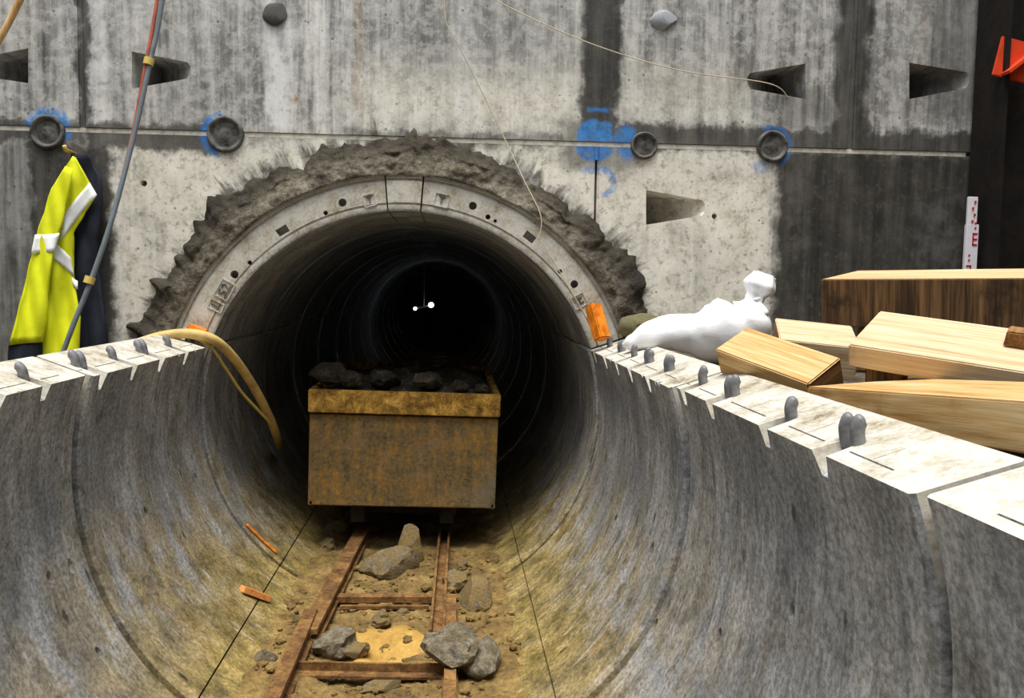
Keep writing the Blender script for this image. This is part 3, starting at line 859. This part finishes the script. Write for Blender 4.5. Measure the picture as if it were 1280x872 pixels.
ROCKS = [rock_mesh('rock', s, 3, 0.42) for s in range(1, 9)]
for me in ROCKS: me.materials.append(M['rock'])
def rock(name, px, py, zbase, size, k, label, cat='rock', group=None, rot=0.0, Y=None):
    o = bpy.data.objects.new(name, ROCKS[k % len(ROCKS)]); col.objects.link(o)
    p = at_z(px, py, zbase + size[2] * 0.5) if Y is None else at_y(px, py, Y)
    size = tuple(q * (1.3 if Y is None else 1.0) for q in size); o.location = p; o.scale = size; o.rotation_euler = (random.uniform(-.25, .25), random.uniform(-.25, .25), rot)
    if Y is not None: o.material_slots[0].link = 'OBJECT'; o.material_slots[0].material = M['spoil']
    tag(o, label, cat, group)
    return o
lump_labels = ['leftmost dark lump heaped on the wagon load', 'second lump from the left on the wagon load', 'middle low lump on the wagon load', 'lump right of the middle on the wagon load', 'small lump near the right end of the wagon load', 'rightmost small lump on the wagon load']
for i, (px, py, Y, s) in enumerate(((412, 465, .36, (.075, .07, .055)), (437, 473, .33, (.05, .05, .035)), (480, 472, .42, (.08, .07, .04)), (532, 474, .34, (.075, .06, .04)), (575, 483, .33, (.05, .04, .028)), (603, 485, .31, (.04, .04, .02)))):
    rock('spoil_lump', px, py, 0, s, i, lump_labels[i], 'rock', 'spoil lumps in the wagon', i * 1.3, Y)

# ------------------------------------------------------------------ rails and ties
def beam(name, a, b, prof, mat, parent=None):
    """sweep a cross-section (list of (side, up)) from a to b"""
    a, b = Vector(a), Vector(b); d = (b - a).normalized(); s = d.cross(Vector((0, 0, 1))).normalized(); u = s.cross(d)
    bm = bmesh.new(); rows = []
    for k in range(7):
        p = a.lerp(b, k / 6)
        rows.append([bm.verts.new(p + s * (x + .0015 * noise.noise(Vector((k, x * 90, z * 90)))) + u * (z + .0015 * noise.noise(Vector((k + 9, x * 90, z * 90))))) for x, z in prof])
    m = len(prof)
    for r0, r1 in zip(rows, rows[1:]):
        for k in range(m): bm.faces.new((r0[k], r0[(k + 1) % m], r1[(k + 1) % m], r1[k]))
    bm.faces.new(rows[0][::-1]); bm.faces.new(rows[-1])
    o = from_bm(name, bm, mat, parent)
    return o
def rail_prof(hd, ft, ht):      # flat-bottomed rail
    return [(-ft, 0), (ft, 0), (ft, .008), (.007, .014), (.007, ht - .02), (hd, ht - .017), (hd, ht), (-hd, ht), (-hd, ht - .017), (-.007, ht - .02), (-.007, .014), (-ft, .008)]
def chan_prof(wd, ht): return [(-wd, 0), (wd, 0), (wd, ht), (wd - .009, ht), (wd - .009, .012), (-wd + .009, .012), (-wd + .009, ht), (-wd, ht)]
ZR = -0.685
def gz(px, py, z=ZR): p = at_z(px, py, z); return p
HT = 0.055
def top(px, py, ht): q = at_z(px, py, ZR + ht); q.z = ZR; return q
tag(beam('rail', top(340, 872, .06), top(389, 760, .06), rail_prof(.022, .03, .06), M['rail']), 'short rusty rail at the lower left, nearest the camera', 'rail', 'rusty rails in the invert')
tag(beam('rail', top(385, 786, .05), top(455, 655, .05), rail_prof(.03, .036, .05), M['rail']), 'thick muddy left rail running under the wagon', 'rail', 'rusty rails in the invert')
tag(beam('rail', top(546, 786, .05), top(556, 655, .05), chan_prof(.026, .05), M['rail']), 'channel shaped right rail with two upstanding lips running under the wagon', 'rail', 'rusty rails in the invert')
tag(beam('rail', top(562, 875, .045), top(564, 742, .045), rail_prof(.018, .024, .045), M['rail']), 'rusty rail at the bottom right, partly under the grey lump', 'rail', 'rusty rails in the invert')
tp = [(-.02, 0), (.02, 0), (.02, .022), (-.02, .022)]
ang = [(-.022, 0), (.022, 0), (.022, .008), (-.012, .008), (-.012, .034), (-.022, .034)]
tag(beam('cross_tie', top(420, 741, .03), top(541, 741, .03), tp, M['rail']), 'rusty cross tie between the far rail pieces', 'cross tie', 'cross ties')
tag(beam('cross_tie', top(425, 757, .01), top(536, 757, .01), [(-.008, 0), (.008, 0), (.008, .012), (-.008, .012)], M['rail']), 'thin bar lying just in front of the far cross tie', 'cross tie', 'cross ties')
tag(beam('cross_tie', top(366, 829, .035), top(555, 832, .035), ang, M['rail']), 'rusty angle iron cross tie nearest the camera', 'cross tie', 'cross ties')

# rocks in the invert
def R_(px, py, size, k, label, rot=0.0, z=ZM, name='rock', group='rocks in the invert'): return rock(name, px, py, z, size, k, label, 'rock', group, rot)
R_(488, 704, (.085, .065, .06), 0, 'large pale broken slab in the middle between the rails', .3)
R_(515, 690, (.05, .025, .10), 2, 'thin slab standing on edge beside the big broken rock', .5)
R_(470, 708, (.05, .05, .035), 3, 'muddy lump leaning on the left of the broken slab', 1)
R_(392, 662, (.05, .035, .03), 4, 'bluish rock farthest back by the left rail', .4)
R_(409, 682, (.032, .03, .028), 5, 'small rounded pale stone by the left rail', .9)
R_(420, 664, (.055, .045, .035), 6, 'brown clod at the far end of the left rail', .2)
R_(424, 803, (.06, .05, .038), 1, 'dark brown rock between the rails near the front tie', .2)
R_(445, 812, (.04, .03, .02), 7, 'small flat clod right of the dark brown rock', .9)
R_(476, 774, (.032, .03, .02), 5, 'round dark clod in the middle behind the wet sand', .4)
R_(324, 774, (.02, .018, .02), 3, 'small blue grey stone on the left below the wood chip', .1)
R_(331, 824, (.03, .022, .024), 4, 'pale grey stone left of the near left rail', .6)
R_(570, 728, (.048, .035, .04), 2, 'whitish angular stone touching the right rail', .6)
R_(578, 708, (.02, .018, .02), 5, 'small dark green stone above the whitish stone', .6)
R_(595, 746, (.06, .055, .06), 0, 'mud covered lump right of the right rail', 1.2)
R_(563, 812, (.075, .06, .05), 6, 'big crusty grey lump lying on the near right rail', .5, ZR + .05)
R_(598, 820, (.07, .05, .04), 1, 'grey lump touching the right side of the crusty lump on the rail', 1.5, ZR + .01)
R_(580, 790, (.03, .025, .02), 7, 'tan clod just behind the crusty grey lump', .3)
R_(505, 764, (.02, .015, .01), 2, 'tiny clod right of the round dark clod', .3)
R_(475, 858, (.05, .03, .014), 3, 'flat clod in front of the near cross tie', .3)
# loose gravel
bm = bmesh.new(); rng = random.Random(3)
for k in range(620):
    if k < 130: x, y = rng.uniform(-.40, -.24), rng.uniform(-.95, -.2)
    elif k < 260: x, y = rng.uniform(.1, .42), rng.uniform(-.95, .1)
    else: x, y = rng.uniform(-.3, .3), rng.uniform(-1.2, .3)
    r = rng.uniform(.003, .011) if rng.random() < .85 else rng.uniform(.011, .02)
    z = max(mud_h(x, y), -math.sqrt(max(0.01, RI ** 2 - x * x)))
    bmesh.ops.create_icosphere(bm, subdivisions=1, radius=1, matrix=Matrix.Translation((x, y, z + r * .3)) @ Matrix.Rotation(rng.uniform(0, 3), 4, 'Z') @ Matrix.Diagonal((r * rng.uniform(.8, 1.6), r, r * .7, 1)))
tag(from_bm('gravel', bm, M['mud']), 'loose muddy gravel scattered along the invert', 'gravel', kind='stuff')
# wood chip
a = wall_in(304, 736, .785); b = wall_in(334, 747, .785)
d = (b - a); bm = bmesh.new(); rot = d.to_track_quat('X', 'Z').to_matrix()
add_box(bm, (0, 0, 0), (d.length * 1.1, .034, .022), rot, bevel=.002)
o = from_bm('wood_chip', bm, M['chip']); o.location = (a + b) / 2
tag(o, 'orange broken wood chip lying in the left of the trough', 'wood')
bm = bmesh.new(); add_tube(bm, smooth_path([wall_in(px, py, .781) for px, py in ((308, 655), (325, 672), (346, 691))], 5), .006, 8)
tag(from_bm('gasket_strip', bm, M['orange'], smooth=True), 'orange rubber strip lying in the first ring joint on the left', 'strip')

# ------------------------------------------------------------------ far lamp
YL = 7.0
lamp = empty('tunnel_lamp', at_y(530, 383, YL))
a = at_y(519, 385.5, YL) - Vector(lamp.location); b = at_y(539, 381, YL) - Vector(lamp.location)
bm = bmesh.new(); add_tube(bm, [a, b], .012, 8); from_bm('lamp_body', bm, M['bolt'], lamp)
for p, r in ((a, .022), (b, .034)):
    bm = bmesh.new(); bmesh.ops.create_icosphere(bm, subdivisions=2, radius=r, matrix=Matrix.Translation(p + Vector((0, -.02, 0)))); from_bm('bulb', bm, M['glow'], lamp, smooth=True)
bm = bmesh.new(); add_tube(bm, [(0, 0, 0), (0, 0, 0.62)], .006, 8); from_bm('hanger', bm, M['bolt'], lamp)
tag(lamp, 'small white lamp glowing far inside the dark tunnel', 'lamp')

# ------------------------------------------------------------------ jacket on the wall
def jsurf(px, py, base=-0.05, amp=0.016, ph=0.0):
    return base - 0.055 * max(0, (py - 200) / 260.0) + amp * math.sin(px * 0.16 + py * 0.035 + ph) + 0.006 * math.sin(px * 0.31 - py * .05 + ph)
def sheet(name, rows, mat, parent, base, amp, ph=0.0, nu=12, nv=4, off=0.0, thick=0.008):
    bm = bmesh.new(); grid = []
    rr = []
    for (r0, r1) in zip(rows, rows[1:]):
        for k in range(nv): t = k / nv; rr.append(tuple(r0[i] + (r1[i] - r0[i]) * t for i in range(4)))
    rr.append(rows[-1])
    for (xa, ya, xb, yb) in rr:
        row = []
        for i in range(nu + 1):
            t = i / nu; px = xa + (xb - xa) * t; py = ya + (yb - ya) * t
            row.append(bm.verts.new(at_y(px, py, jsurf(px, py, base, amp, ph) - off)))
        grid.append(row)
    for i in range(len(grid) - 1):
        for k in range(nu): bm.faces.new((grid[i][k], grid[i][k + 1], grid[i + 1][k + 1], grid[i + 1][k]))
    bmesh.ops.remove_doubles(bm, verts=bm.verts, dist=1e-5)
    ret = bmesh.ops.solidify(bm, geom=bm.faces[:], thickness=thick)
    o = from_bm(name, bm, mat, parent, smooth=True)
    return o
jk = empty('hi_vis_jacket', (0, 0, 0))
body = [(92, 196, 95, 197), (80, 216, 108, 220), (70, 238, 121, 244), (63, 262, 106, 268), (58, 285, 92, 291), (54, 310, 91, 318), (50, 335, 93, 345), (50, 360, 97, 372), (52, 390, 101, 396), (53, 425, 100, 430), (53, 475, 98, 475)]
sleeve = [(84, 208, 90, 212), (66, 236, 86, 245), (52, 275, 76, 285), (42, 310, 66, 318), (32, 350, 62, 355), (22, 390, 58, 392), (11, 431, 54, 427)]
cuff = [(12, 428, 53, 424), (11, 445, 53, 442), (11, 478, 54, 478)]
navy = [(90, 193, 108, 193), (88, 215, 126, 220), (86, 250, 129, 255), (84, 290, 122, 295), (84, 330, 124, 330), (84, 370, 128, 370), (84, 410, 134, 410), (80, 480, 140, 480)]
sheet('lining_fabric', navy, M['navy'], jk, -0.035, 0.012, 1.0)
jb = sheet('jacket_body', body, M['hivis'], jk, -0.072, 0.010, 0.5)
sl = sheet('sleeve', sleeve, M['hivis'], jk, -0.098, 0.012, 2.0)
sheet('cuff', cuff, M['navy'], sl, -0.092, 0.012, 2.0)
# silver bands
sheet('reflective_band', [(68, 282, 75, 302), (92, 252, 97, 272), (112, 228, 121, 243)], M['reflect'], jb, -0.072, 0.010, 0.5, nu=4, nv=5, off=0.012, thick=.003)
sheet('reflective_band', [(58, 297, 56, 318), (72, 306, 72, 327), (89, 322, 92, 345)], M['reflect'], jb, -0.072, 0.010, 0.5, nu=4, nv=4, off=0.012, thick=.003)
sheet('reflective_band', [(90, 347, 91, 357), (97, 351, 97, 362)], M['reflect'], jb, -0.072, 0.010, 0.5, nu=2, nv=3, off=0.013, thick=.003)
sheet('reflective_band', [(44, 293, 39, 318), (60, 293, 55, 316), (74, 291, 68, 314)], M['reflect'], sl, -0.098, 0.012, 2.0, nu=4, nv=4, off=0.012, thick=.003)
tag(jk, 'yellow hi vis jacket with silver bands hanging on the wall', 'jacket')
bm = bmesh.new(); q = at_y(95, 193, 0)
add_tube(bm, [q, q + Vector((0, -.09, .004)), q + Vector((0, -.1, .018))], .008, 8)
tag(from_bm('wall_peg', bm, M['tape'], smooth=True), 'small tan peg in the wall holding the jacket', 'peg')

# hose and cable on the left
def tube_obj(name, pts, r, mat, parent=None, n=8, seg=10):
    bm = bmesh.new(); add_tube(bm, smooth_path(pts, n), r, seg); return from_bm(name, bm, mat, parent, smooth=True)
hs = empty('air_hose', (0, 0, 0))
hp = [at_y(207, -30, -.10), at_y(198, 30, -.11), at_y(186, 85, -.13), at_y(172, 150, -.15), at_y(156, 215, -.18), at_y(138, 280, -.22), at_y(114, 350, -.25), at_y(92, 405, -.27), at_y(68, 470, -.28), at_y(48, 530, -.29)]
tube_obj('hose', hp, .0095, M['hose_grey'], hs)
rp_ = [p + Vector(((-.019, -.018, -.014, -.010, -.008, -.007, -.007, -.007, -.007, -.007)[i], (0, 0, 0, .008, .012, .012, .012, .012, .012, .012)[i], 0)) for i, p in enumerate(hp)]
tube_obj('cable', rp_, .007, M['hose_red'], hs)
for (px, py, Y) in ((188, 77, -.127), (114, 350, -.25)):
    q = at_y(px, py, Y); dr = (hp[0] - hp[4]).normalized() if py < 200 else (hp[4] - hp[7]).normalized()
    bm = bmesh.new(); add_tube(bm, [q - dr * .013 + Vector((-.006, 0, 0)), q + dr * .013 + Vector((-.006, 0, 0))], .0185, 14); from_bm('tape_band', bm, M['tape'], hs)
tag(hs, 'grey air hose with a red cable taped to it leaning down the left wall', 'hose')
tag(tube_obj('wooden_pole', [at_y(-6, 58, -.1), at_y(10, 30, -.1), at_y(34, -18, -.1)], .012, M['stick']), 'wooden pole end at the top left corner', 'pole')
# yellow hose over the rim
yh = [at_y(90, 470, -.42), at_y(130, 446, -.34), at_y(170, 430, -.27), at_y(207, 419, -.20), at_y(240, 417, -.16), at_y(268, 425, -.13), at_y(292, 447, -.03), at_y(315, 480, .12), at_y(334, 515, .26), at_y(344, 540, .42), at_y(349, 558, .8)]
tag(tube_obj('water_hose', yh, .019, M['hose_yellow'], seg=14), 'thick yellow hose arching over the left rim into the tunnel', 'hose')
yc = [at_y(170, 434, -.27), at_y(205, 426, -.20), at_y(235, 421, -.17), at_y(262, 432, -.125), at_y(282, 460, -.06), at_y(302, 490, .03), at_y(325, 515, .15), at_y(340, 532, .30), at_y(347, 552, .7)]
tag(tube_obj('cable', yc, .006, M['tape'], seg=8), 'thin yellow cable below the thick yellow hose', 'cable')
q = at_y(247, 414, -.12); bm = bmesh.new(); add_box(bm, (0, 0, 0), (.075, .06, .035), Matrix.Rotation(rad(20), 3, 'Y'), bevel=.006)
o = from_bm('wood_wedge', bm, M['orange']); o.location = q; tag(o, 'small orange wedge at the left foot of the arch', 'wedge')
# wires
tag(tube_obj('wire', [at_y(560, -40, -.03), at_y(556, 20, -.03), at_y(575, 60, -.03), at_y(600, 110, -.02), at_y(630, 172, -.02), at_y(655, 225, -.07), at_y(676, 270, -.10), at_y(673, 300, -.10)], .0022, M['wire'], seg=6), 'thin pale wire hanging down the wall to the arch', 'wire')
tag(tube_obj('wire', [at_y(590, -20, -.04), at_y(640, 11, -.03), at_y(740, 55, -.03), at_y(850, 88, -.03), at_y(960, 104, -.02), at_y(985, 122, .0)], .0022, M['wire'], seg=6), 'thin pale wire stretched across the wall to the upper right pocket', 'wire')
tag(tube_obj('wire', [at_y(676, 300, -.09), at_y(700, 340, -.09), at_y(735, 400, -.09)], .002, M['wire'], seg=6), 'thin wire along the outside of the arch on the right', 'wire')

# ------------------------------------------------------------------ right bank
# orange wedge
a = at_y(741, 381, -.15); b = at_y(753, 424, -.20)
bm = bmesh.new(); d = b - a; rot = d.to_track_quat('X', 'Y').to_matrix(); add_box(bm, (0, 0, 0), (d.length, .05, .055), rot, bevel=.005)
o = from_bm('timber_block', bm, M['orange']); o.location = (a + b) / 2; tag(o, 'orange painted block wedged at the right foot of the arch', 'block')
# olive cloth lump behind the sack
me = rock_mesh('sacking', 77, 3, 0.3, 1.5)
o = link('sacking', me, M['olive']); o.location = at_y(800, 408, -.16); o.scale = (.11, .05, .045); tag(o, 'olive sacking crumpled behind the white sack', 'cloth')
# white sack
def sack():
    Yb = -.62
    pts = [(778, 431, -.50), (790, 428, -.51), (815, 420, -.53), (842, 415, -.55), (862, 417, -.58), (885, 418, -.60), (912, 412, -.62), (932, 400, -.63), (940, 386, -.63), (943, 376, -.63), (945, 370, -.63), (950, 358, -.63), (956, 343, -.63)]
    rr = [.006, .030, .055, .064, .070, .100, .112, .095, .060, .030, .030, .052, .036]
    path = smooth_path([at_y(*p) for p in pts], 6); n = len(path)
    R = []
    for i in range(n):
        f = i / 6; k = min(int(f), len(rr) - 2); t = f - k; t = t * t * (3 - 2 * t)
        R.append(rr[k] + (rr[k + 1] - rr[k]) * t)
    def fn(u, a):
        k = 1 + 0.09 * noise.noise(Vector((math.cos(a) * 1.2, math.sin(a) * 1.2, u * 9))) + .05 * noise.noise(Vector((math.cos(a) * 3, math.sin(a) * 3, u * 22)))
        if u > 0.66: k += 0.16 * math.sin(a * 5 + u * 4)
        return k
    bm = bmesh.new(); add_tube(bm, path, R, 28, fn=fn)
    for v in bm.verts:
        if v.co.z < ZG + 0.004: v.co.z = ZG + 0.004 + (v.co.z - ZG) * .05
    rt = empty('plastic_sack', at_y(900, 440, -.62))
    m = from_bm('sack_body', bm, M['sack'], None, smooth=True); m.parent = rt; m.matrix_parent_inverse = Matrix.Translation(-rt.location)
    q = at_y(944, 373, -.63); bm = bmesh.new()
    add_tube(bm, [q + Vector((.028 * math.cos(t), .028 * math.sin(t), 0.006 * math.cos(t))) for t in [2 * PI * k / 16 for k in range(17)]], .005, 6)
    o = from_bm('neck_tie', bm, M['sack'], None, smooth=True); o.parent = rt; o.matrix_parent_inverse = Matrix.Translation(-rt.location)
    tag(rt, 'white plastic sack tied at the neck lying on the right bank', 'sack')
sack()

# timbers: each defined by its own axes
def timber(name, origin, along, up_hint, L, Wd, T, mat, end_mat, label, top_mat=None, cat='timber', group='timbers on the right bank', bev=.003):
    """origin = lower near-left corner region centre; along = long axis, width, thickness"""
    ex = Vector(along).normalized(); ez = Vector(up_hint); ez = (ez - ex * ez.dot(ex)).normalized(); ey = ez.cross(ex)
    bm = bmesh.new()
    add_box(bm, (0, 0, 0), (L, Wd, T), bevel=bev)
    # slight sawn unevenness
    for v in bm.verts: v.co += Vector((noise.noise(v.co * 30) * .004, noise.noise(v.co * 24 + Vector((5, 5, 5))) * .002, 0))
    me = bpy.data.meshes.new(name); bmesh.ops.recalc_face_normals(bm, faces=bm.faces)
    me.materials.append(mat); me.materials.append(end_mat); me.materials.append(top_mat or mat)
    for f in bm.faces:
        if abs(f.normal.x) > .9: f.material_index = 1
        elif f.normal.z > .9: f.material_index = 2
    bm.to_mesh(me); bm.free()
    o = link(name, me)
    o.matrix_world = Matrix.Translation(Vector(origin)) @ Matrix((ex, ey, ez)).transposed().to_4x4()
    return tag(o, label, cat, group)
def quad_timber(name, p_fl, p_fr, p_bl, T, **kw):
    """three top-face corners (front-left, front-right, back-left) and a thickness"""
    ex = p_fr - p_fl; wv = p_bl - p_fl
    ez = ex.cross(wv).normalized()
    ey = ez.cross(ex.normalized()); Wd = wv.dot(ey)
    c = p_fl + ex * .5 + ey * (Wd * .5) - ez * (T * .5)
    return timber(name, c, ex, ez, ex.length, abs(Wd), T, **kw)
# big beam at the back
yb = -.75
pa = at_y(1026, 349, yb); pb = at_y(1072, 338, yb + .22); dd = pb - pa; exh = Vector((dd.y, -dd.x, 0)).normalized()
quad_timber('timber_beam', pa, pa + exh * .95 + Vector((0, 0, .012)), pb, .155, mat=M['old_wood'], end_mat=M['endgrain'], top_mat=M['beam_top'], label='big dark weathered square beam at the back of the timber pile')
# plank along the rim
quad_timber('timber_plank', Vector((.935, -1.76, .311)), Vector((.912, -2.75, .403)), Vector((1.17, -1.70, .325)), .068, mat=M['gold_pine'], end_mat=M['endgrain'], label='long golden plank lying lowest along the rim')
# pale plank above it
quad_timber('timber_plank', at_y(1061, 430, -1.75), at_y(1300, 468, -1.97), at_y(1122, 391, -1.6), .05, mat=M['pine'], end_mat=M['endgrain'], label='pale broad plank lying on top of the golden plank')
# golden block leaning over the rim
quad_timber('timber_block', at_y(894, 436, -1.42), at_y(1010, 479, -1.66), at_y(924, 405, -1.36), .075, mat=M['gold_pine'], end_mat=M['endgrain'], label='short golden block tilted beside the white sack')
# block behind it carrying the beam
quad_timber('timber_block', at_y(975, 424, -1.0), at_y(1076, 435, -1.06), at_y(998, 400, -.84), .15, mat=M['pine'], end_mat=M['endgrain'], label='small pale block lying between the golden block and the big beam')
hb = pa.z - .158 - ZG + .012
for f, lb in ((.16, 'dark bearer block low under the left end of the big beam'), (.74, 'dark bearer block low under the right end of the big beam')):
    q = pa + exh * f + dd * .5; timber('timber_block', (q.x, q.y, ZG - .01 + hb / 2), dd.cross(Vector((0, 0, 1))).cross(Vector((0, 0, 1))), (0, 0, 1), .2, .11, hb, M['old_wood'], M['endgrain'], lb)
c0, c1, c2 = at_y(1061, 430, -1.75), at_y(1300, 468, -1.97), at_y(1122, 391, -1.6)
nC = (c1 - c0).cross(c2 - c0).normalized()
eC = (c1 - c0).normalized(); fC = nC.cross(eC)
for u, v, lb in ((.07, .05, 'dark packing block under the left end of the pale plank'), (.24, .06, 'dark packing block under the right end of the pale plank')):
    q = c0 + eC * u + fC * v - nC * .05; zt = q.z + .004
    timber('timber_block', (q.x, q.y, (ZG - .01 + zt) / 2), (1, -.8, 0), (0, 0, 1), .07, .07, zt - ZG + .01, M['old_wood'], M['endgrain'], lb)
d = ray(1274, 432); q = CAM + d * ((c0 - CAM).dot(nC) / d.dot(nC))
timber('timber_block', q + nC * .017, eC, nC, .05, .04, .034, M['endgrain'], M['endgrain'], 'small brown offcut at the right edge on the pale plank')

# levelling staff
st = empty('levelling_staff', at_y(1207, 420, -.14)); st.location.z = ZG
tz = at_y(1206, 246, -.14).z - ZG
bm = bmesh.new(); add_box(bm, (0, 0, (tz - .11) / 2), (.052, .018, tz - .11), bevel=.002); add_box(bm, (-.003, 0, tz - .055), (.040, .014, .112), bevel=.002)
from_bm('staff_body', bm, M['staff'], st)
def mark(bm, x, z, w_, h_): add_box(bm, (x, -.0098, z), (w_, .003, h_))
for zz, fl in ((tz - .17, 1), (tz - .30, -1), (tz - .43, 1)):
    bm = bmesh.new(); x = .010 * fl
    mark(bm, x - .008 * fl, zz, .005, .05)
    for k in (-.022, 0, .022): mark(bm, x, zz + k, .02, .006)
    for k in (.045, .065): mark(bm, x, zz + k, .007, .007)
    from_bm('graduation', bm, M['staff_red'], st)
bm = bmesh.new()
for k in range(4): mark(bm, .004 * (-1) ** k, tz - .02 - k * .026, .008, .009)
from_bm('graduation', bm, M['staff_red'], st)
tag(st, 'white levelling staff with red graduations standing behind the big beam', 'staff')
